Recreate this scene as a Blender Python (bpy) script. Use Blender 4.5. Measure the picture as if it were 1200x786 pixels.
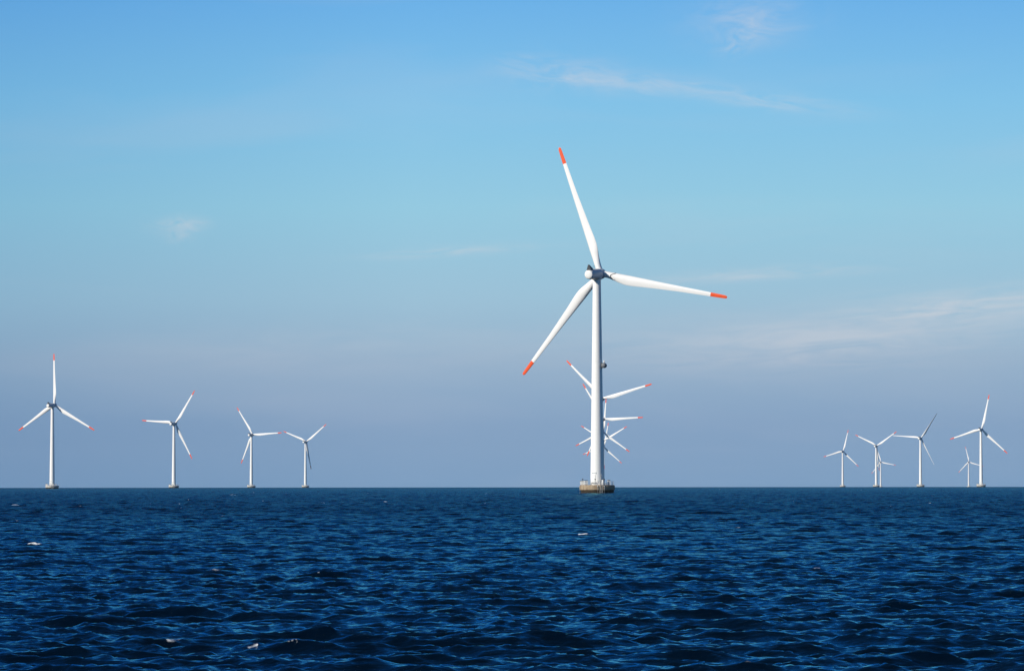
import bpy, bmesh, math, random
import numpy as np
from mathutils import Vector, Matrix, Euler

R = math.radians
random.seed(4)
for o in list(bpy.data.objects):
    bpy.data.objects.remove(o)
C = bpy.context.scene
COL = C.collection
EARTH = 6371000.0            # the sea follows the curve of the earth, so bases sink at the true horizon

# ------------------------------------------------------------------ camera
cd = bpy.data.cameras.new('camera')
cam = bpy.data.objects.new('camera', cd)
COL.objects.link(cam)
cd.sensor_width = 36.0
cd.lens = 132.0              # 4400 px on a 1200 px wide frame
cd.clip_start = 0.5
cd.clip_end = 60000.0
cam.location = (0, 0, 2.9)
TILT = math.atan(173.6 / 4400)
cam.rotation_euler = (Matrix.Rotation(R(90) + TILT, 3, 'X') @ Matrix.Rotation(R(-0.06), 3, 'Z')).to_euler()
C.camera = cam

# ------------------------------------------------------------------ light
SUN_AZ = R(180 + 56)         # compass angle from +Y, clockwise: behind the camera, to the left
SUN_EL = R(27)
sun_dir = Vector((math.sin(SUN_AZ) * math.cos(SUN_EL), math.cos(SUN_AZ) * math.cos(SUN_EL), math.sin(SUN_EL)))
sl = bpy.data.lights.new('sun', 'SUN')
sl.energy = 5.0
sl.angle = R(0.53)
sl.color = (1.0, 0.94, 0.84)
so = bpy.data.objects.new('sun', sl)
COL.objects.link(so)
so.rotation_euler = sun_dir.to_track_quat('Z', 'Y').to_euler()

C.view_settings.view_transform = 'Standard'
C.view_settings.look = 'None'
C.view_settings.gamma = 1
C.view_settings.use_curve_mapping = False
C.view_settings.exposure = 0.0

# ------------------------------------------------------------------ sky
w = bpy.data.worlds.new('World')
C.world = w
w.use_nodes = True
nt = w.node_tree
nt.nodes.clear()


class G:
    """small helper to write node graphs"""
    def __init__(self, tree):
        self.t = tree

    def n(self, typ, **kw):
        nd = self.t.nodes.new(typ)
        for k, v in kw.items():
            setattr(nd, k, v)
        return nd

    def l(self, a, b):
        self.t.links.new(a, b)

    def m(self, op, a, b=None, c=None, clamp=False):
        nd = self.n('ShaderNodeMath', operation=op)
        nd.use_clamp = clamp
        for i, v in enumerate((a, b, c)):
            if v is None:
                continue
            if isinstance(v, (int, float)):
                nd.inputs[i].default_value = v
            else:
                self.l(v, nd.inputs[i])
        return nd.outputs[0]

    def mix(self, fac, a, b, mode='MIX'):
        nd = self.n('ShaderNodeMix', data_type='RGBA', blend_type=mode)
        for s, v in ((0, fac), (6, a), (7, b)):
            if isinstance(v, (int, float)):
                nd.inputs[s].default_value = v
            elif isinstance(v, tuple):
                nd.inputs[s].default_value = v if len(v) == 4 else v + (1,)
            else:
                self.l(v, nd.inputs[s])
        return nd.outputs[2]

    def ramp(self, fac, stops, interp='LINEAR'):
        nd = self.n('ShaderNodeValToRGB')
        cr = nd.color_ramp
        cr.interpolation = interp
        while len(cr.elements) < len(stops):
            cr.elements.new(0.5)
        for e, (p, c) in zip(cr.elements, stops):
            e.position = p
            e.color = (c[0], c[1], c[2], 1) if isinstance(c, tuple) else (c, c, c, 1)
        self.l(fac, nd.inputs[0])
        return nd.outputs[0]

    def noise(self, vec, scale, detail=4, rough=0.5, dist=0.0):
        nd = self.n('ShaderNodeTexNoise')
        nd.inputs['Scale'].default_value = scale
        nd.inputs['Detail'].default_value = detail
        nd.inputs['Roughness'].default_value = rough
        nd.inputs['Distortion'].default_value = dist
        self.l(vec, nd.inputs['Vector'])
        return nd.outputs[0]

    def comb(self, x, y, z):
        nd = self.n('ShaderNodeCombineXYZ')
        for i, v in enumerate((x, y, z)):
            if isinstance(v, (int, float)):
                nd.inputs[i].default_value = v
            else:
                self.l(v, nd.inputs[i])
        return nd.outputs[0]


def lin(r, g, b):
    f = lambda c: (c / 255 / 12.92) if c / 255 <= 0.04045 else ((c / 255 + 0.055) / 1.055) ** 2.4
    return (f(r), f(g), f(b))


g = G(nt)
tc = g.n('ShaderNodeTexCoord')
sep = g.n('ShaderNodeSeparateXYZ')
g.l(tc.outputs['Generated'], sep.inputs[0])
X, Y, Z = sep.outputs
elev = g.m('MULTIPLY', g.m('ARCSINE', Z), 180 / math.pi)            # degrees above the horizontal
azim = g.m('MULTIPLY', g.m('ARCTAN2', X, Y), 180 / math.pi)         # degrees clockwise from the view axis
sky = g.n('ShaderNodeTexSky', sky_type='NISHITA')
sky.sun_disc = False
sky.sun_elevation = SUN_EL
sky.sun_rotation = SUN_AZ
sky.air_density = 1.0
sky.dust_density = 0.6
sky.ozone_density = 2.0
nishita = g.mix(1.0, sky.outputs[0], (0.05, 0.05, 0.05), 'MULTIPLY')
# the low sky: grey blue air on the horizon, paling and then deepening upwards
t = g.m('DIVIDE', g.m('ADD', elev, 1.0), 31.0, clamp=True)
def ep(e): return (e + 1.0) / 31.0
low = g.ramp(t, [
    (0.0, lin(112, 150, 186)),
    (ep(0.0), lin(122, 157, 193)),
    (ep(0.9), lin(132, 162, 195)),
    (ep(1.9), lin(151, 178, 203)),
    (ep(2.8), lin(156, 193, 215)),
    (ep(4.2), lin(149, 202, 225)),
    (ep(5.8), lin(130, 194, 232)),
    (ep(7.4), lin(108, 177, 232)),
    (ep(11.0), lin(58, 132, 206)),
    (ep(18.0), lin(30, 104, 182)),
    (ep(30.0), lin(18, 84, 156)),
])
fade = g.ramp(g.m('DIVIDE', elev, 60.0, clamp=True), [(0.0, 1.0), (0.35, 1.0), (1.0, 0.0)])
base = g.mix(fade, nishita, low)
# slightly deeper to the left, paler to the right, and an uneven veil of haze
side = g.m('MULTIPLY', g.m('MAXIMUM', g.m('MINIMUM', g.m('ADD', azim, 1.5), 0.0), -8.0), 0.036)
base = g.mix(1.0, base, g.comb(g.m('MULTIPLY_ADD', side, 1.0, 1.0), g.m('MULTIPLY_ADD', side, 0.7, 1.0), g.m('MULTIPLY_ADD', side, 0.45, 1.0)), 'MULTIPLY')
vec = g.comb(g.m('MULTIPLY', azim, 0.10), g.m('MULTIPLY', elev, 0.6), 3.1)
veil = g.noise(vec, 1.3, 4, 0.5, 0.4)
veil = g.m('MULTIPLY', g.m('SUBTRACT', veil, 0.5), 0.45)
veilfac = g.m('MAXIMUM', veil, 0.0)
base = g.mix(veilfac, base, lin(205, 205, 215))


def wisp(az, el, saz, sel, slope, amount, sx, sy, seed, lo=0.42):
    """one patch of thin cirrus at a bearing and height in the sky"""
    da = g.m('SUBTRACT', azim, az)
    de = g.m('SUBTRACT', g.m('SUBTRACT', elev, el), g.m('MULTIPLY', da, slope))
    q = g.m('ADD', g.m('POWER', g.m('DIVIDE', da, saz), 2.0), g.m('POWER', g.m('DIVIDE', de, sel), 2.0))
    env = g.m('EXPONENT', g.m('MULTIPLY', q, -1.0))
    nz = g.noise(g.comb(g.m('MULTIPLY', da, sx), g.m('MULTIPLY', de, sy), seed), 1.0, 6, 0.6, 0.9)
    nz = g.m('DIVIDE', g.m('SUBTRACT', nz, lo), 0.3, clamp=True)
    return g.m('MULTIPLY', g.m('MULTIPLY', env, nz), amount)


def pa(px): return math.degrees(math.atan((px - 600) / 4400))
def pe(py): return math.degrees(math.atan((566.5 - py) / 4400))
wisps = [
    wisp(pa(880), pe(26), 0.75, 0.30, 0.02, 0.40, 1.3, 3.0, 1.0, 0.30),
    wisp(pa(865), pe(48), 0.28, 0.20, 0.30, 0.35, 3.0, 5.0, 7.7, 0.38),
    wisp(pa(760), pe(98), 1.20, 0.15, -0.09, 0.36, 1.2, 5.0, 2.0, 0.32),
    wisp(pa(655), pe(84), 0.80, 0.24, -0.10, 0.40, 1.5, 5.0, 12.0, 0.38),
    wisp(pa(900), pe(118), 1.20, 0.13, -0.13, 0.32, 1.1, 6.0, 5.0, 0.32),
    wisp(pa(212), pe(264), 0.40, 0.12, 0.03, 0.36, 2.5, 6.0, 9.0, 0.34),
    wisp(pa(208), pe(277), 0.20, 0.12, 0.0, 0.32, 3.0, 5.0, 9.6, 0.36),
    wisp(pa(535), pe(294), 1.20, 0.075, 0.06, 0.30, 1.2, 9.0, 4.0, 0.34),
    wisp(pa(890), pe(322), 1.50, 0.09, 0.05, 0.38, 0.9, 7.0, 6.0, 0.34),
    wisp(pa(1130), pe(362), 1.90, 0.26, 0.08, 0.48, 0.8, 6.0, 8.0, 0.30),
    wisp(pa(960), pe(400), 2.80, 0.36, 0.05, 0.40, 0.6, 5.0, 11.0, 0.30),
    wisp(pa(420), pe(405), 3.20, 0.35, 0.02, 0.10, 0.5, 3.0, 13.0, 0.30),
]
tot = wisps[0]
for q in wisps[1:]:
    tot = g.m('ADD', tot, q)
tot = g.m('MINIMUM', tot, 0.6)
base = g.mix(tot, base, lin(215, 214, 219))
bg = g.n('ShaderNodeBackground')
bg.inputs['Strength'].default_value = 1.0
# the ramp above holds display colours; Nishita is already scaled by 0.10
g.l(base, bg.inputs['Color'])
wo = g.n('ShaderNodeOutputWorld')
g.l(bg.outputs[0], wo.inputs['Surface'])


# ------------------------------------------------------------------ helpers
def material(name):
    m = bpy.data.materials.new(name)
    m.use_nodes = True
    m.node_tree.nodes.clear()
    gg = G(m.node_tree)
    p = gg.n('ShaderNodeBsdfPrincipled')
    o = gg.n('ShaderNodeOutputMaterial')
    gg.l(p.outputs[0], o.inputs[0])
    return m, gg, p


def paint(name, col, rough=0.4, var=0.06, streak=True):
    m, gg, p = material(name)
    t_ = gg.n('ShaderNodeTexCoord')
    mp = gg.n('ShaderNodeMapping')
    gg.l(t_.outputs['Object'], mp.inputs[0])
    mp.inputs['Scale'].default_value = (1.3, 1.3, 0.16) if streak else (1, 1, 1)
    nz = gg.noise(mp.outputs[0], 1.6, 6, 0.6)
    c2 = tuple(c * (1 - var * 2.2) for c in col)
    gg.l(gg.ramp(nz, [(0.35, c2), (0.62, col)]), p.inputs['Base Color'])
    p.inputs['Roughness'].default_value = rough
    return m


def link(name, bm, mat, parent=None, smooth=False):
    me = bpy.data.meshes.new(name)
    bmesh.ops.recalc_face_normals(bm, faces=bm.faces)
    bm.to_mesh(me)
    bm.free()
    me.materials.append(mat)
    if smooth:
        me.polygons.foreach_set('use_smooth', [True] * len(me.polygons))
        me.set_sharp_from_angle(angle=R(38))
    o = bpy.data.objects.new(name, me)
    COL.objects.link(o)
    if parent:
        o.parent = parent
    return o


def add_box(bm, c, s, rz=0.0):
    M = Matrix.Translation(c) @ Matrix.Rotation(rz, 4, 'Z') @ Matrix.Diagonal((s[0], s[1], s[2], 1))
    bmesh.ops.create_cube(bm, size=1.0, matrix=M)


def add_tube(bm, pts, r, seg=8):
    """round bar through a list of points"""
    pts = [Vector(p) for p in pts]
    rings = []
    for i, p in enumerate(pts):
        d = (pts[min(i + 1, len(pts) - 1)] - pts[max(i - 1, 0)]).normalized()
        q = d.to_track_quat('Z', 'Y')
        rr = r[i] if isinstance(r, (list, tuple)) else r
        rings.append([bm.verts.new(p + q @ Vector((rr * math.cos(2 * math.pi * k / seg), rr * math.sin(2 * math.pi * k / seg), 0))) for k in range(seg)])
    for a, b in zip(rings[:-1], rings[1:]):
        for k in range(seg):
            bm.faces.new((a[k], a[(k + 1) % seg], b[(k + 1) % seg], b[k]))
    bm.faces.new(rings[0][::-1])
    bm.faces.new(rings[-1])


def add_lathe(bm, prof, seg=48, M=Matrix(), sq=2.0):
    """profile of (radius, height) turned about Z; sq > 2 squares the section"""
    rings = []
    for r_, z_ in prof:
        ring = []
        for k in range(seg):
            a = 2 * math.pi * k / seg
            ca, sa = math.cos(a), math.sin(a)
            f = (abs(ca) ** sq + abs(sa) ** sq) ** (-1 / sq)
            ring.append(bm.verts.new(M @ Vector((r_ * ca * f, r_ * sa * f, z_))))
        rings.append(ring)
    for a, b in zip(rings[:-1], rings[1:]):
        for k in range(seg):
            bm.faces.new((a[k], a[(k + 1) % seg], b[(k + 1) % seg], b[k]))
    bm.faces.new(rings[0][::-1])
    bm.faces.new(rings[-1])


# ------------------------------------------------------------------ sea
def fft_tile(N, L, lam_peak, lam_min, lam_max, wind, spread, rms, seed, upwind=0.12):
    rs = np.random.RandomState(seed)
    k1 = np.fft.fftfreq(N, d=L / N) * 2 * np.pi
    KX, KY = np.meshgrid(k1, k1, indexing='xy')
    K = np.sqrt(KX ** 2 + KY ** 2)
    K[0, 0] = 1
    kp = 2 * np.pi / lam_peak
    P = np.exp(-1.25 * (kp / K) ** 2) / K ** 3.75
    cosd = (KX * wind[0] + KY * wind[1]) / K
    P *= np.where(cosd > 0, cosd ** spread + 0.025, upwind * np.abs(cosd) ** spread + 0.01)
    P *= np.exp(-(K * lam_min / (2 * np.pi)) ** 4) * (1 - np.exp(-(K * lam_max / (2 * np.pi)) ** 4))
    P[0, 0] = 0
    h = (rs.normal(size=(N, N)) + 1j * rs.normal(size=(N, N))) * np.sqrt(P)
    H = np.fft.ifft2(h)
    sc = rms / H.real.std()
    h *= sc
    H = H.real * sc
    dx = np.fft.ifft2(-1j * KX / K * h).real
    dy = np.fft.ifft2(-1j * KY / K * h).real
    jxx = np.fft.ifft2(KX * KX / K * h).real
    jyy = np.fft.ifft2(KY * KY / K * h).real
    jxy = np.fft.ifft2(KX * KY / K * h).real
    return [a.astype(np.float32) for a in (H, dx, dy, jxx, jyy, jxy)]


def sample(tiles, L, x, y):
    N = tiles[0].shape[0]
    u = (x / L * N) % N
    v = (y / L * N) % N
    i0 = np.floor(u).astype(np.int32) % N
    j0 = np.floor(v).astype(np.int32) % N
    fu = (u - np.floor(u)).astype(np.float32)
    fv = (v - np.floor(v)).astype(np.float32)
    i1 = (i0 + 1) % N
    j1 = (j0 + 1) % N
    return [(a[j0, i0] * (1 - fu) + a[j0, i1] * fu) * (1 - fv) + (a[j1, i0] * (1 - fu) + a[j1, i1] * fu) * fv for a in tiles]


WIND = (-math.sin(R(10)), -math.cos(R(10)))
SEA_RMS = 0.058
SWELL = fft_tile(2048, 233.0, 4.0, 0.5, 60.0, WIND, 5.0, SEA_RMS, 11)
LONG = fft_tile(512, 611.0, 24.0, 6.0, 120.0, WIND, 3.0, 0.018, 21)
CHOP = fft_tile(1024, 37.3, 1.5, 0.14, 1.8, WIND, 3.0, 0.024, 12, 0.3)


def sea_mesh():
    rings = [2.0]
    while rings[-1] < 11500:
        d = rings[-1]
        if d < 40:
            st = 1.5
        elif d < 52:
            st = 0.16
        else:
            st = 0.105 * (d / 55.0) ** 0.8
        if d > 1400:
            st = min(st, 2.4)
        if d > 6300:
            st *= 1 + (d - 6300) / 60.0
        rings.append(d + st)
    rings = np.array(rings)
    a = [0.0]
    st = 0.00048
    while a[-1] < math.pi - 1e-4:
        if a[-1] > R(9.6):
            st *= 1.075
        a.append(min(a[-1] + min(st, 0.12), math.pi))
    a = np.array(a)
    ang = np.concatenate((-a[:0:-1], a))
    D, A = np.meshgrid(rings, ang, indexing='ij')
    x = (D * np.sin(A)).ravel()
    y = (D * np.cos(A)).ravel()
    Dr = D.ravel()
    step = np.gradient(rings)[:, None] * np.ones_like(D)
    astep = np.gradient(ang)[None, :] * D
    res = np.maximum(step, astep * 0.8).ravel()
    wS = np.clip(1.9 - res / 2.4, 0, 1)
    wC = np.clip(1.6 - res / 0.32, 0, 1)
    s = sample(SWELL, 233.0, x, y)
    th = R(7)
    xr = x * math.cos(th) - y * math.sin(th)
    yr = x * math.sin(th) + y * math.cos(th)
    c = sample(CHOP, 37.3, xr, yr)
    lg = sample(LONG, 611.0, x * 0.995 + y * 0.1, y * 0.995 - x * 0.1)
    wL = np.clip(1.6 - res / 6.0, 0, 1)
    ch = 1.05
    # gusts: patches where the small waves are rougher
    gust = 0.75 + 0.5 * (0.5 + 0.5 * np.sin(x * 0.031 + 2.0 * np.sin(y * 0.011)) * np.sin(y * 0.023 + x * 0.006))
    cg = gust * wC
    grp = 0.85 + 0.3 * np.clip(0.5 + lg[0] / 0.06, 0, 1)      # waves stand higher on the backs of the swell
    z = s[0] * wS * grp + lg[0] * wL + c[0] * cg - Dr ** 2 / (2 * EARTH)
    cdx = c[1] * math.cos(th) + c[2] * math.sin(th)
    cdy = -c[1] * math.sin(th) + c[2] * math.cos(th)
    X_ = x - ch * s[1] * wS - 0.7 * cdx * cg
    Y_ = y - ch * s[2] * wS - 0.7 * cdy * cg
    J = (1 - ch * s[3]) * (1 - ch * s[4]) - (ch * s[5]) ** 2
    return rings, ang, X_, Y_, z, J, s[0], Dr, wS, wC, c[0]


rings, ang, sx, sy, sz, J, hh, Dr, wS, wC, rip = sea_mesh()
nr, na = len(rings), len(ang)
co = np.stack([sx, sy, sz], 1).astype(np.float32)
idx = np.arange(nr * na).reshape(nr, na)
q = np.stack([idx[:-1, :-1], idx[:-1, 1:], idx[1:, 1:], idx[1:, :-1]], -1).reshape(-1, 4).astype(np.int32)
me = bpy.data.meshes.new('sea')
me.vertices.add(len(co))
me.vertices.foreach_set('co', co.ravel())
me.loops.add(q.size)
me.loops.foreach_set('vertex_index', q.ravel())
me.polygons.add(len(q))
me.polygons.foreach_set('loop_start', np.arange(0, q.size, 4, dtype=np.int32))
me.polygons.foreach_set('use_smooth', np.ones(len(q), dtype=bool))
me.update()
# breaking crests: where the surface folds, plus the few larger whitecaps of the photograph
foam = np.clip((0.42 - J) / 0.16, 0, 1) * np.clip((hh - 0.04) / 0.07, 0, 1) * 0.56
caps = [(690, 628, 9, 1.0), (270, 750, 11, 1.0), (215, 752, 7, 0.7), (52, 640, 8, 0.8), (7, 591, 8, 1.0), (434, 588, 8, 1.0),
        (857, 622, 8, 0.6), (265, 672, 8, 0.6), (960, 666, 7, 0.7), (568, 590, 4, 0.6), (1182, 585, 5, 0.6), (570, 578, 4, 0.8),
        (124, 725, 8, 0.4), (347, 768, 6, 0.5), (276, 579, 5, 0.8), (368, 589, 5, 0.6)]
for px, py, wd, am in caps:
    dep = (py - 566.5) / 4400
    d0 = 2.9 / dep
    a0 = math.atan((px - 600) / 4400)
    halfw = wd * d0 / 4400
    depth = 1.4 + d0 * 0.012
    cand = np.where((np.abs(Dr - d0) < depth * 3) & (np.abs(np.arctan2(sx, sy) - a0) * d0 < halfw * 3))[0]
    if len(cand) == 0:
        continue
    # sit on the highest crest nearby
    best = cand[np.argmax(hh[cand] - 0.02 * np.abs(Dr[cand] - d0) / depth)]
    bx, by = sx[best], sy[best]
    crest = np.clip((hh[cand] - 0.25 * hh[best]) / (0.5 * hh[best] + 1e-3), 0, 1)
    e = np.exp(-((sx[cand] - bx) / (1.3 * halfw)) ** 4 - ((sy[cand] - by) / (0.22 + 0.10 * halfw)) ** 2) * crest
    foam[cand] = np.maximum(foam[cand], am * 0.74 * np.clip(e * 1.6, 0, 1))
foam = foam * np.clip(0.78 + rip / 0.05, 0.0, 1.15)          # torn by the ripples
at = me.attributes.new('foam', 'FLOAT', 'POINT')
at.data.foreach_set('value', foam.astype(np.float32))
at = me.attributes.new('coarse', 'FLOAT', 'POINT')       # how much wave slope the mesh does not carry here
at.data.foreach_set('value', (1 - 0.55 * wS - 0.45 * wC).astype(np.float32))

mw, gg, p = material('sea_water')
geo = gg.n('ShaderNodeNewGeometry')
af = gg.n('ShaderNodeAttribute', attribute_name='foam')
ac = gg.n('ShaderNodeAttribute', attribute_name='coarse')
mp = gg.n('ShaderNodeMapping')
gg.l(geo.outputs['Position'], mp.inputs[0])
mp.inputs['Rotation'].default_value = (0, 0, R(-12))
mp.inputs['Scale'].default_value = (0.55, 1.2, 1.0)
fine = gg.noise(mp.outputs[0], 5.0, 3, 0.5, 0.2)
big = gg.noise(mp.outputs[0], 0.55, 3, 0.5, 0.3)
coarse = ac.outputs['Fac']
hgt = gg.m('ADD', gg.m('MULTIPLY', fine, 0.034), gg.m('MULTIPLY', gg.m('MULTIPLY', big, coarse), 0.6))
bump = gg.n('ShaderNodeBump')
bump.inputs['Strength'].default_value = 1.0
bump.inputs['Distance'].default_value = 1.0
gg.l(hgt, bump.inputs['Height'])
gg.l(bump.outputs[0], p.inputs['Normal'])
patch = gg.noise(mp.outputs[0], 0.035, 3, 0.6)
fm = gg.noise(mp.outputs[0], 13.0, 6, 0.8, 1.2)
foamf = gg.m('MULTIPLY', gg.m('SUBTRACT', gg.m('ADD', af.outputs['Fac'], fm), 0.90), 5.0, clamp=True)
murk = gg.noise(geo.outputs['Position'], 0.02, 3, 0.5)
body = gg.ramp(murk, [(0.3, (0.0002, 0.0026, 0.0085)), (0.7, (0.0004, 0.0042, 0.0125))])
p.inputs['Specular IOR Level'].default_value = 0.0
gg.l(gg.mix(foamf, body, (0.78, 0.80, 0.82)), p.inputs['Base Color'])
p.inputs['Roughness'].default_value = 0.6
# the reflecting skin over the dark body: Fresnel of water with tinted reflection, dimmed and rougher where the mesh carries no small waves
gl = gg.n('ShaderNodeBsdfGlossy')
gl.inputs['Color'].default_value = (0.33, 0.82, 0.93, 1)  # blue-green cast painted into the reflected light; water itself reflects untinted
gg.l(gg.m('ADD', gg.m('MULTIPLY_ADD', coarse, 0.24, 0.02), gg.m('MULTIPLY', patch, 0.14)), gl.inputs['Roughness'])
gg.l(bump.outputs[0], gl.inputs['Normal'])
fr = gg.n('ShaderNodeFresnel')
fr.inputs['IOR'].default_value = 1.333
gg.l(bump.outputs[0], fr.inputs['Normal'])
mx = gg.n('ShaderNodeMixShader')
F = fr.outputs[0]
F = gg.m('MULTIPLY', F, gg.m('MULTIPLY_ADD', coarse, -0.98, 0.92))  # reflection weakened beyond plain Fresnel, to darken the far sea
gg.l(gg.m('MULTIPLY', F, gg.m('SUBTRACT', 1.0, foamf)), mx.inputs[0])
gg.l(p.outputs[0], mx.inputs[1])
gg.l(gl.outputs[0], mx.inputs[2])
outn = [n_ for n_ in mw.node_tree.nodes if n_.type == 'OUTPUT_MATERIAL'][0]
gg.l(mx.outputs[0], outn.inputs[0])
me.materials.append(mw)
sea = bpy.data.objects.new('sea', me)
COL.objects.link(sea)
sea['kind'] = 'structure'

# ------------------------------------------------------------------ turbine materials
M_white = paint('white_tower_paint', (0.82, 0.81, 0.78), 0.45, 0.02)
M_blade = paint('white_blade_gelcoat', (0.82, 0.81, 0.79), 0.45, 0.008)
M_orange = paint('orange_red_paint', (0.84, 0.080, 0.006), 0.6, 0.06, False)
M_grey = paint('grey_nacelle_paint', (0.50, 0.52, 0.54), 0.45, 0.05)
M_dark = paint('dark_metal', (0.05, 0.055, 0.06), 0.5, 0.1)
M_shade = paint('dull_grey_housing_paint', (0.14, 0.15, 0.165), 0.55, 0.08)
M_steel = paint('galvanised_steel', (0.42, 0.43, 0.43), 0.5, 0.1)
M_box = paint('white_cabinet_paint', (0.74, 0.74, 0.72), 0.5, 0.06)

def concrete(name, c0, c1, c2):
    M, gg, p = material(name)
    tcn = gg.n('ShaderNodeTexCoord')
    spn = gg.n('ShaderNodeSeparateXYZ')
    gg.l(tcn.outputs['Object'], spn.inputs[0])
    an = gg.m('ARCTAN2', spn.outputs[0], spn.outputs[1])
    st1 = gg.noise(gg.comb(gg.m('MULTIPLY', gg.m('SINE', an), 5.0), gg.m('MULTIPLY', gg.m('COSINE', an), 5.0), gg.m('MULTIPLY', spn.outputs[2], 0.22)), 0.9, 6, 0.65)
    st2 = gg.noise(tcn.outputs['Object'], 2.2, 7, 0.65)
    cc = gg.ramp(st1, [(0.30, c0), (0.44, c1), (0.60, c2)])
    cc = gg.mix(0.5, cc, gg.ramp(st2, [(0.3, (0.55, 0.52, 0.46)), (0.7, (1.1, 1.1, 1.1))]), 'MULTIPLY')
    # weed and wet band at the waterline, with an uneven upper edge
    edge = gg.m('ADD', spn.outputs[2], gg.m('MULTIPLY', gg.m('SUBTRACT', st2, 0.5), 0.7))
    wet = gg.m('DIVIDE', gg.m('SUBTRACT', 1.06, edge), 0.22, clamp=True)
    cc = gg.mix(wet, cc, gg.ramp(st2, [(0.35, (0.010, 0.008, 0.005)), (0.7, (0.050, 0.030, 0.012))]))
    gg.l(cc, p.inputs['Base Color'])
    p.inputs['Roughness'].default_value = 0.85
    bp = gg.n('ShaderNodeBump')
    bp.inputs['Strength'].default_value = 0.5
    bp.inputs['Distance'].default_value = 0.15
    gg.l(st2, bp.inputs['Height'])
    gg.l(bp.outputs[0], p.inputs['Normal'])
    return M


M_conc = concrete('stained_concrete', (0.14, 0.085, 0.045), (0.27, 0.195, 0.125), (0.39, 0.31, 0.215))
M_conc_grey = concrete('grey_concrete', (0.28, 0.25, 0.22), (0.42, 0.40, 0.37), (0.52, 0.50, 0.47))

# ------------------------------------------------------------------ turbine
HUB_Z = 69.0
DECK = 2.62
TILT_AX = Matrix.Rotation(R(4.0), 4, 'X')
NAC = Matrix.Translation((0, 0, HUB_Z - 0.25)) @ TILT_AX


def blade_sections(r0, r1, n):
    out = []
    for i in range(n):
        r_ = r0 + (r1 - r0) * i / (n - 1)
        out.append(r_)
    return out


def interp(v, tab):
    for (a, fa), (b, fb) in zip(tab[:-1], tab[1:]):
        if v <= b:
            u = (v - a) / (b - a)
            u = max(0, min(1, u))
            return fa + (fb - fa) * u
    return tab[-1][1]


CHORD = [(0.9, 1.95), (2.6, 1.98), (5.0, 2.45), (7.6, 3.05), (9.2, 3.20), (11.0, 3.08), (15.0, 2.62), (20.0, 2.18), (26.0, 1.74), (32.0, 1.45), (38.0, 1.16), (40.5, 1.0), (41.05, 0.72), (41.2, 0.30)]
ROUND = [(0.9, 1.0), (2.4, 1.0), (5.0, 0.62), (8.0, 0.25), (12.0, 0.08), (18.0, 0.0), (42.0, 0.0)]
THICK = [(0.9, 1.0), (2.6, 1.0), (5.0, 0.66), (9.0, 0.36), (15.0, 0.26), (25.0, 0.20), (42.0, 0.16)]
TWIST = [(0.9, 15.0), (9.0, 13.0), (15.0, 8.5), (25.0, 4.0), (41.2, -0.5)]
LEAD = [(0.9, 0.975), (2.6, 0.97), (9.0, 0.98), (20.0, 0.72), (38.0, 0.44), (40.6, 0.38), (41.2, 0.10)]


def blade_ring(r_, n=28):
    c = interp(r_, CHORD)
    rd = interp(r_, ROUND)
    th = interp(r_, THICK) * c
    tw = R(interp(r_, TWIST) + 2.0)
    le = interp(r_, LEAD)
    ring = []
    for k in range(n):
        a = 2 * math.pi * k / n
        xc = 0.5 * (1 - math.cos(a))                       # 0 at the leading edge
        yt = 5 * 0.2 * (0.2969 * math.sqrt(xc) - 0.126 * xc - 0.3516 * xc ** 2 + 0.2843 * xc ** 3 - 0.1015 * xc ** 4) * 5 * 0.5 / 0.5
        yt = yt / 5 * (th / 0.2) * (1.0 if a < math.pi else 0.55) * (1 if a < math.pi else -1)
        camb = 0.10 * th * math.sin(math.pi * xc)
        fx, fy = xc * c, -(yt + camb)                        # camera (downwind) side is the suction side
        ox, oy = 0.5 * c * (1 - math.cos(a)), -0.5 * th * math.sin(a)
        px = fx * (1 - rd) + ox * rd - le
        py = fy * (1 - rd) + oy * rd
        qx = px * math.cos(tw) + py * math.sin(tw)
        qy = -px * math.sin(tw) + py * math.cos(tw)
        fwd = 1.5 * (r_ / 41.2) ** 1.6                        # coned and pre-bent upwind
        ring.append(Vector((qx, qy + fwd, r_ * 1.025)))
    return ring


def blade_mesh(spans):
    bm = bmesh.new()
    n = 28
    rings_ = []
    for r_ in spans:
        ring = [bm.verts.new(v) for v in blade_ring(r_, n)]
        rings_.append(ring)
    for a, b in zip(rings_[:-1], rings_[1:]):
        for k in range(n):
            bm.faces.new((a[k], a[(k + 1) % n], b[(k + 1) % n], b[k]))
    bm.faces.new(rings_[0][::-1])
    bm.faces.new(rings_[-1])
    return bm


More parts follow.
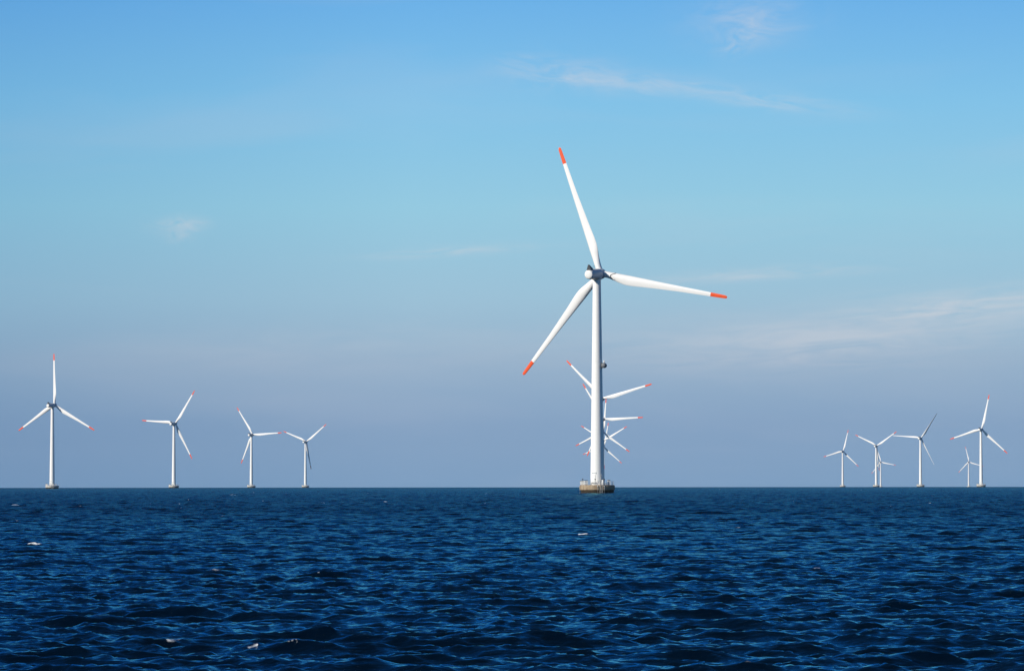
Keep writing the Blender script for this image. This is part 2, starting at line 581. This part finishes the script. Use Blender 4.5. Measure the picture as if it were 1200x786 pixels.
def make_turbine():
    root = bpy.data.objects.new('wind_turbine', None)
    COL.objects.link(root)
    # --- foundation
    bm = bmesh.new()
    add_lathe(bm, [(4.9, -3.0), (5.18, -0.3), (5.22, 0.85), (5.30, 0.98), (5.52, 1.12), (5.54, 2.30), (5.44, 2.48), (5.30, 2.55), (5.28, DECK)], 72)
    fnd = link('foundation', bm, M_conc, root, True)
    # railing round the deck
    bm = bmesh.new()
    rr = 5.12
    for k in range(28):
        a = 2 * math.pi * k / 28
        add_tube(bm, [(rr * math.sin(a), rr * math.cos(a), DECK - 0.02), (rr * math.sin(a), rr * math.cos(a), DECK + 1.12)], 0.045, 6)
    for hz_ in (0.55, 1.12):
        for k in range(56):
            if k in (27, 28, 29):
                continue
            a0_, a1_ = 2 * math.pi * k / 56, 2 * math.pi * (k + 1) / 56
            add_tube(bm, [(rr * math.sin(a0_), rr * math.cos(a0_), DECK + hz_), (rr * math.sin(a1_), rr * math.cos(a1_), DECK + hz_)], 0.035, 6)
    link('railing', bm, M_box, fnd)
    # cabinets on the deck, seen between the posts
    for (bx, by, sx_, sy_, sz_, rz) in [(-4.05, -2.1, 1.55, 0.9, 1.15, 0.45), (-2.55, -3.35, 1.05, 0.8, 1.25, 0.7), (3.15, -3.0, 0.75, 0.7, 1.5, -0.5), (4.35, -1.2, 0.8, 0.7, 1.35, -0.9)]:
        bm = bmesh.new()
        add_box(bm, (bx, by, DECK + 0.09 + sz_ / 2), (sx_, sy_, sz_), rz)
        bmesh.ops.bevel(bm, geom=bm.edges[:], offset=0.04, segments=2, affect='EDGES')
        add_box(bm, (bx, by, DECK + 0.045), (sx_ * 0.9, sy_ * 0.9, 0.09), rz)
        cb = link('cabinet', bm, M_box, fnd)
        bm = bmesh.new()
        add_box(bm, (bx, by, DECK + 0.09 + sz_ + 0.065), (sx_ * 1.08, sy_ * 1.1, 0.13), rz)
        # lids belong with the cabinet as one mesh part of the deck
        lid = link('cabinet_lid', bm, M_dark, fnd)
    # lanterns on the rail
    for a in (-2.42, 2.32, 2.9):
        bm = bmesh.new()
        x_, y_ = 5.12 * math.sin(a), 5.12 * math.cos(a)
        add_tube(bm, [(x_, y_, DECK + 1.1), (x_, y_, DECK + 1.55)], 0.05, 8)
        add_lathe(bm, [(0.10, 0), (0.19, 0.06), (0.19, 0.30), (0.12, 0.42), (0.03, 0.46)], 14, Matrix.Translation((x_, y_, DECK + 1.55)))
        link('lantern', bm, M_dark, fnd)
    # ladder and fenders of the boat landing
    bm = bmesh.new()
    for a in (2.50, 2.62):
        x_, y_ = 5.78 * math.sin(a), 5.78 * math.cos(a)
        add_tube(bm, [(x_, y_, -1.5), (x_, y_, DECK + 1.0), (x_ * 0.95, y_ * 0.95, DECK + 1.25), (x_ * 0.90, y_ * 0.90, DECK + 1.1)], 0.07, 8)
    for i in range(12):
        z_ = -1.0 + i * 0.34
        add_tube(bm, [(5.78 * math.sin(2.50), 5.78 * math.cos(2.50), z_), (5.78 * math.sin(2.62), 5.78 * math.cos(2.62), z_)], 0.03, 6)
    link('ladder', bm, M_steel, fnd)
    for a in (2.38, 2.74, -1.62):
        bm = bmesh.new()
        x_, y_ = 5.80 * math.sin(a), 5.80 * math.cos(a)
        add_tube(bm, [(x_ * 0.955, y_ * 0.955, -0.8), (x_, y_, -0.5), (x_, y_, 2.15), (x_ * 0.955, y_ * 0.955, 2.4)], 0.15, 12)
        link('fender', bm, M_steel, fnd, True)
    # davit crane beside the tower
    bm = bmesh.new()
    add_tube(bm, [(2.15, -2.7, DECK), (2.15, -2.7, DECK + 2.75)], [0.17, 0.12], 10)
    add_tube(bm, [(2.15, -2.7, DECK + 2.7), (2.3, -3.0, DECK + 3.05), (2.9, -4.1, DECK + 3.2), (3.2, -4.6, DECK + 3.05)], 0.085, 8)
    add_tube(bm, [(2.15, -2.7, DECK + 1.5), (2.72, -3.75, DECK + 3.1)], 0.05, 8)
    add_box(bm, (2.05, -2.95, DECK + 1.35), (0.42, 0.35, 0.42), 0.3)
    add_tube(bm, [(3.2, -4.6, DECK + 3.05), (3.2, -4.6, DECK + 1.9)], 0.02, 5)
    link('davit_crane', bm, M_steel, fnd)
    # --- tower
    bm = bmesh.new()
    z0, z1, r0, r1 = DECK - 0.01, HUB_Z - 1.65, 2.14, 1.27
    prof = [(r0 + 0.16, z0), (r0 + 0.16, z0 + 0.28), (r0 + 0.003, z0 + 0.29)]
    for s_ in (0.27, 0.60):
        zz = z0 + (z1 - z0) * s_
        rr_ = r0 + (r1 - r0) * s_
        prof += [(rr_ + 0.004, zz - 0.07), (rr_ + 0.03, zz - 0.065), (rr_ + 0.03, zz + 0.065), (rr_ + 0.002, zz + 0.07)]
    prof += [(r1, z1 - 0.3), (r1 + 0.05, z1 - 0.28), (r1 + 0.05, z1)]
    add_lathe(bm, prof, 96)
    tower = link('tower', bm, M_white, root, True)
    # door and its landing, towards the boat side
    da = R(188)
    ux, uy = math.sin(da), math.cos(da)
    bm = bmesh.new()
    add_box(bm, (2.08 * ux, 2.08 * uy, DECK + 2.05), (1.05, 0.16, 2.3), -da)
    bmesh.ops.bevel(bm, geom=[e for e in bm.edges], offset=0.05, segments=2, affect='EDGES')
    dr = link('door', bm, M_box, tower)
    bm = bmesh.new()
    add_box(bm, (2.35 * ux, 2.35 * uy, DECK + 0.82), (1.7, 0.9, 0.08), -da)
    for sgn in (-1, 1):
        cx_, cy_ = 2.72 * ux + sgn * 0.8 * uy, 2.72 * uy - sgn * 0.8 * ux
        add_tube(bm, [(cx_, cy_, DECK), (cx_, cy_, DECK + 1.9)], 0.04, 6)
    for i in range(3):
        add_box(bm, ((2.95 + i * 0.27) * ux, (2.95 + i * 0.27) * uy, DECK + 0.62 - i * 0.24), (1.0, 0.26, 0.05), -da)
    link('door_landing', bm, M_steel, tower)
    bm = bmesh.new()
    add_box(bm, (2.095 * ux, 2.095 * uy, DECK + 3.75), (1.5, 0.05, 0.42), -da)
    link('name_plate', bm, M_grey, tower)
    # round housing half way up the tower, on its right hand side
    zh = 40.0
    rt = r0 + (r1 - r0) * (zh - z0) / (z1 - z0)
    hd = R(100)
    hx, hy = math.sin(hd), math.cos(hd)
    bm = bmesh.new()
    # drum facing the viewer with a domed front
    Mh = Matrix.Translation((hx * (rt + 0.95), hy * (rt + 0.95), zh)) @ Matrix.Rotation(R(90), 4, 'X')
    add_lathe(bm, [(0.50, -0.75), (0.72, -0.66), (0.79, -0.40), (0.79, 0.35), (0.70, 0.62), (0.45, 0.80), (0.08, 0.85)], 28, Mh)
    hs = link('drum_housing', bm, M_shade, tower, True)
    bm = bmesh.new()
    add_box(bm, (hx * (rt + 0.15), hy * (rt + 0.15), zh + 0.05), (1.1, 0.45, 1.15), -hd + R(90))
    add_tube(bm, [(hx * (rt - 0.1), hy * (rt - 0.1), zh - 0.95), (hx * (rt + 0.75), hy * (rt + 0.75), zh - 0.6)], 0.09, 8)
    add_tube(bm, [(hx * (rt - 0.1), hy * (rt - 0.1), zh + 1.0), (hx * (rt + 0.7), hy * (rt + 0.7), zh + 0.6)], 0.09, 8)
    link('bracket', bm, M_dark, tower)
    bm = bmesh.new()
    add_lathe(bm, [(0.17, 0.0), (0.23, 0.15), (0.23, 0.55), (0.15, 0.72), (0.03, 0.78)], 16, Matrix.Translation((hx * (rt + 1.15), hy * (rt + 1.15) - 0.35, zh + 0.82)))
    link('lamp', bm, M_box, tower, True)
    # --- nacelle (long axis Y; rear towards the viewer)
    bm = bmesh.new()
    MY = NAC @ Matrix.Rotation(R(-90), 4, 'X')           # Z of the profile -> +Y
    prof = [(1.22, -7.05), (1.34, -6.95), (1.42, -6.6), (1.56, -5.2), (1.66, -3.0), (1.68, 0.0), (1.60, 1.2), (1.40, 1.85), (1.30, 1.95)]
    add_lathe(bm, prof, 48, MY, 2.6)
    # yaw skirt reaching down onto the tower head
    add_lathe(bm, [(1.62, HUB_Z - 1.95), (1.66, HUB_Z - 1.7), (1.60, HUB_Z - 0.8)], 40)
    nac = link('nacelle', bm, M_grey, root, True)
    bm = bmesh.new()
    add_lathe(bm, [(0.5, -7.42), (1.05, -7.36), (1.27, -7.22), (1.33, -7.02), (1.30, -6.9)], 48, MY)
    link('rear_cover', bm, M_white, nac, True)
    # dark cooler fin with the wind vane on the roof
    bm = bmesh.new()
    vs = []
    for x_ in (-0.75, 0.75):
        for (yy, zz) in ((-6.9, 1.25), (-4.9, 1.45), (-5.0, 1.75), (-6.5, 3.0), (-6.9, 3.05)):
            vs.append(bm.verts.new(NAC @ Vector((x_ * (0.28 if zz > 2 else 1.0), yy, zz))))
    bm.faces.new(vs[:5]); bm.faces.new(vs[5:][::-1])
    for k in range(5):
        bm.faces.new((vs[k], vs[(k + 1) % 5], vs[5 + (k + 1) % 5], vs[5 + k]))
    link('roof_fin', bm, M_dark, nac)
    bm = bmesh.new()
    add_tube(bm, [NAC @ Vector((0.5, -3.6, 1.4)), NAC @ Vector((0.5, -3.6, 2.6))], 0.045, 6)
    add_tube(bm, [NAC @ Vector((0.1, -3.6, 2.55)), NAC @ Vector((0.9, -3.6, 2.55))], 0.035, 6)
    link('wind_vane', bm, M_dark, nac)
    bm = bmesh.new()
    add_tube(bm, [NAC @ Vector((-0.6, -2.2, 1.4)), NAC @ Vector((-0.6, -2.2, 2.3))], 0.045, 6)
    link('antenna', bm, M_dark, nac)
    # --- hub
    bm = bmesh.new()
    add_lathe(bm, [(1.15, 1.90), (1.50, 2.15), (1.62, 2.8), (1.62, 4.0), (1.42, 4.75), (1.0, 5.35), (0.5, 5.65), (0.08, 5.72)], 40, MY)
    link('hub', bm, M_grey, root, True)
    # --- blades
    body_sp = [0.9, 1.6, 2.4, 3.4, 4.4, 5.4, 6.4, 7.4, 8.2, 9.0, 9.8, 11, 12.5, 14.5, 17, 20, 23, 26, 29, 32, 34.5, 35.9]
    tip_sp = [35.9, 37.2, 38.6, 39.6, 40.3, 40.7, 41.0, 41.15, 41.2]
    b0 = link('blade', blade_mesh(body_sp), M_blade, root, True)
    t0 = link('blade_tip', blade_mesh(tip_sp), M_orange, b0, True)
    for _ in range(2):
        b = b0.copy(); COL.objects.link(b); b.parent = root
        t = t0.copy(); COL.objects.link(t); t.parent = b
    return root


def set_phase(root, phase, pitch=0.0):
    k = 0
    for ch in root.children:
        if ch.name.split('.')[0] == 'blade':
            M = NAC @ Matrix.Translation((0, 3.35, 0.15)) @ Matrix.Rotation(R(phase + 120 * k), 4, 'Y') @ Matrix.Rotation(R(pitch), 4, 'Z')
            ch.location = M.to_translation()
            ch.rotation_euler = M.to_euler()
            k += 1


def copy_tree(o, parent=None):
    c = o.copy()
    COL.objects.link(c)
    c.parent = parent
    for ch in list(o.children):
        copy_tree(ch, c)
    return c


# bearing as the tangent from the view axis, distance in metres, blade phase, nacelle yaw, label
FIELD = [
    (0.02264, 1178, -18.7, 22.5, 'large near white wind turbine on a brown stained round concrete base, blades tipped bright orange'),
    (-0.12243, 3100, 0.0, 25, 'tallest turbine of the left row, at the far left with one blade straight up'),
    (-0.09005, 4020, 34.5, 25, 'second turbine from the left, one blade level leftwards, one raised to the right'),
    (-0.06941, 4890, -33.0, 25, 'third turbine from the left, one blade level rightwards, one raised to the left'),
    (-0.05502, 5660, 52.0, 24, 'smallest turbine of the left row, two blades raised in a wide V and one hanging'),
    (0.02360, 2900, 75.0, 24, 'turbine hidden behind the near tower, whose long right blade rises above all others there'),
    (0.02405, 3790, 88.0, 24, 'turbine behind the near tower with a level blade pointing right, below the rising one'),
    (0.02400, 4700, 6.0, 24, 'turbine behind the near tower with a blade up and a long blade slanting down right'),
    (0.02415, 5550, 61.0, 24, 'turbine behind the near tower with two blades spread in a shallow V low down'),
    (0.02425, 6430, 12.0, 24, 'lowest and farthest turbine behind the near tower, a thin blade slanting down right'),
    (0.12482, 4490, 13.5, 25, 'tallest turbine of the right group, at the far right with a blade nearly upright'),
    (0.10870, 5300, 36.5, 25, 'turbine second tallest in the right group, with a thin bare blade raised steeply right'),
    (0.09690, 6310, 56.0, 25, 'right group turbine with two blades in a V, a tiny turbine close behind it'),
    (0.08798, 7240, 15.0, 25, 'turbine standing leftmost of the right group, a short blade nearly upright'),
    (0.09808, 10200, -18.0, 25, 'tiny distant turbine overlapped by the V bladed turbine on its left'),
    (0.12150, 10200, -13.0, 25, 'tiny distant turbine just left of the far right turbine, standing behind it'),
]
proto = make_turbine()
everything = []
grey_base = None
for i, (tan_b, d, ph, yaw, label) in enumerate(FIELD):
    if i == 0:
        t = proto
        everything.append(t)
    else:
        t = copy_tree(proto)
        everything.append(t)
        for ch in t.children:
            if ch.name.startswith('tower'):
                for f in list(ch.children):
                    if f.name.split('.')[0] in ('drum_housing', 'bracket', 'lamp'):   # only the near tower carries it
                        bpy.data.objects.remove(f)
            if ch.name.startswith('foundation'):
                if grey_base is None:
                    grey_base = ch.data.copy()
                    grey_base.materials.clear()
                    grey_base.materials.append(M_conc_grey)
                ch.data = grey_base
    b = math.atan(tan_b)
    dist = d / math.cos(b)
    t.location = (d * tan_b, d, -dist ** 2 / (2 * EARTH))
    t.rotation_euler = (0, 0, R(-yaw))
    t['label'] = label
    t['category'] = 'wind turbine'
    t['group'] = 'wind turbines standing in the sea'
    set_phase(t, ph, 56.0 if i == 11 else 0.0)      # one machine stands with its blades feathered
    if i == 11:
        plain = None
        for ch in t.children:
            if ch.name.startswith('blade'):
                for f in ch.children:
                    if plain is None:
                        plain = f.data.copy()
                        plain.materials.clear()
                        plain.materials.append(M_blade)
                    f.data = plain
# hooked dark repair mark round the root of the near turbine's right hand blade
bl = [c_ for c_ in proto.children if c_.name.split('.')[0] == 'blade'][1]
bm = bmesh.new()
pts = []
for k in range(1, 14):
    r_ = 4.55 + 0.55 * math.sin(k * 0.62) - 0.05 * k
    ring_ = blade_ring(r_)
    c_ = sum(ring_, Vector()) / len(ring_)
    pts.append(c_ + (ring_[k] - c_) * 1.015)
add_tube(bm, pts, 0.11, 6)
link('repair_mark', bm, M_dark, bl)

# ------------------------------------------------------------------ haze
bm = bmesh.new()
add_box(bm, (0, 0, 50.0), (26000, 26000, 140))
# the floor lies below the far, curved-away sea
for v in bm.verts:
    if v.co.z < 0:
        v.co.z = -30.0
me = bpy.data.meshes.new('haze')
bm.to_mesh(me)
bm.free()
mh = bpy.data.materials.new('haze_air')
mh.use_nodes = True
mh.node_tree.nodes.clear()
gh = G(mh.node_tree)
pv = gh.n('ShaderNodeVolumePrincipled')
pv.inputs['Color'].default_value = (0.80, 0.88, 0.97, 1)
pv.inputs['Density'].default_value = 1.0e-5
oh = gh.n('ShaderNodeOutputMaterial')
gh.l(pv.outputs[0], oh.inputs['Volume'])
me.materials.append(mh)
haze = bpy.data.objects.new('haze', me)
COL.objects.link(haze)
haze['kind'] = 'stuff'
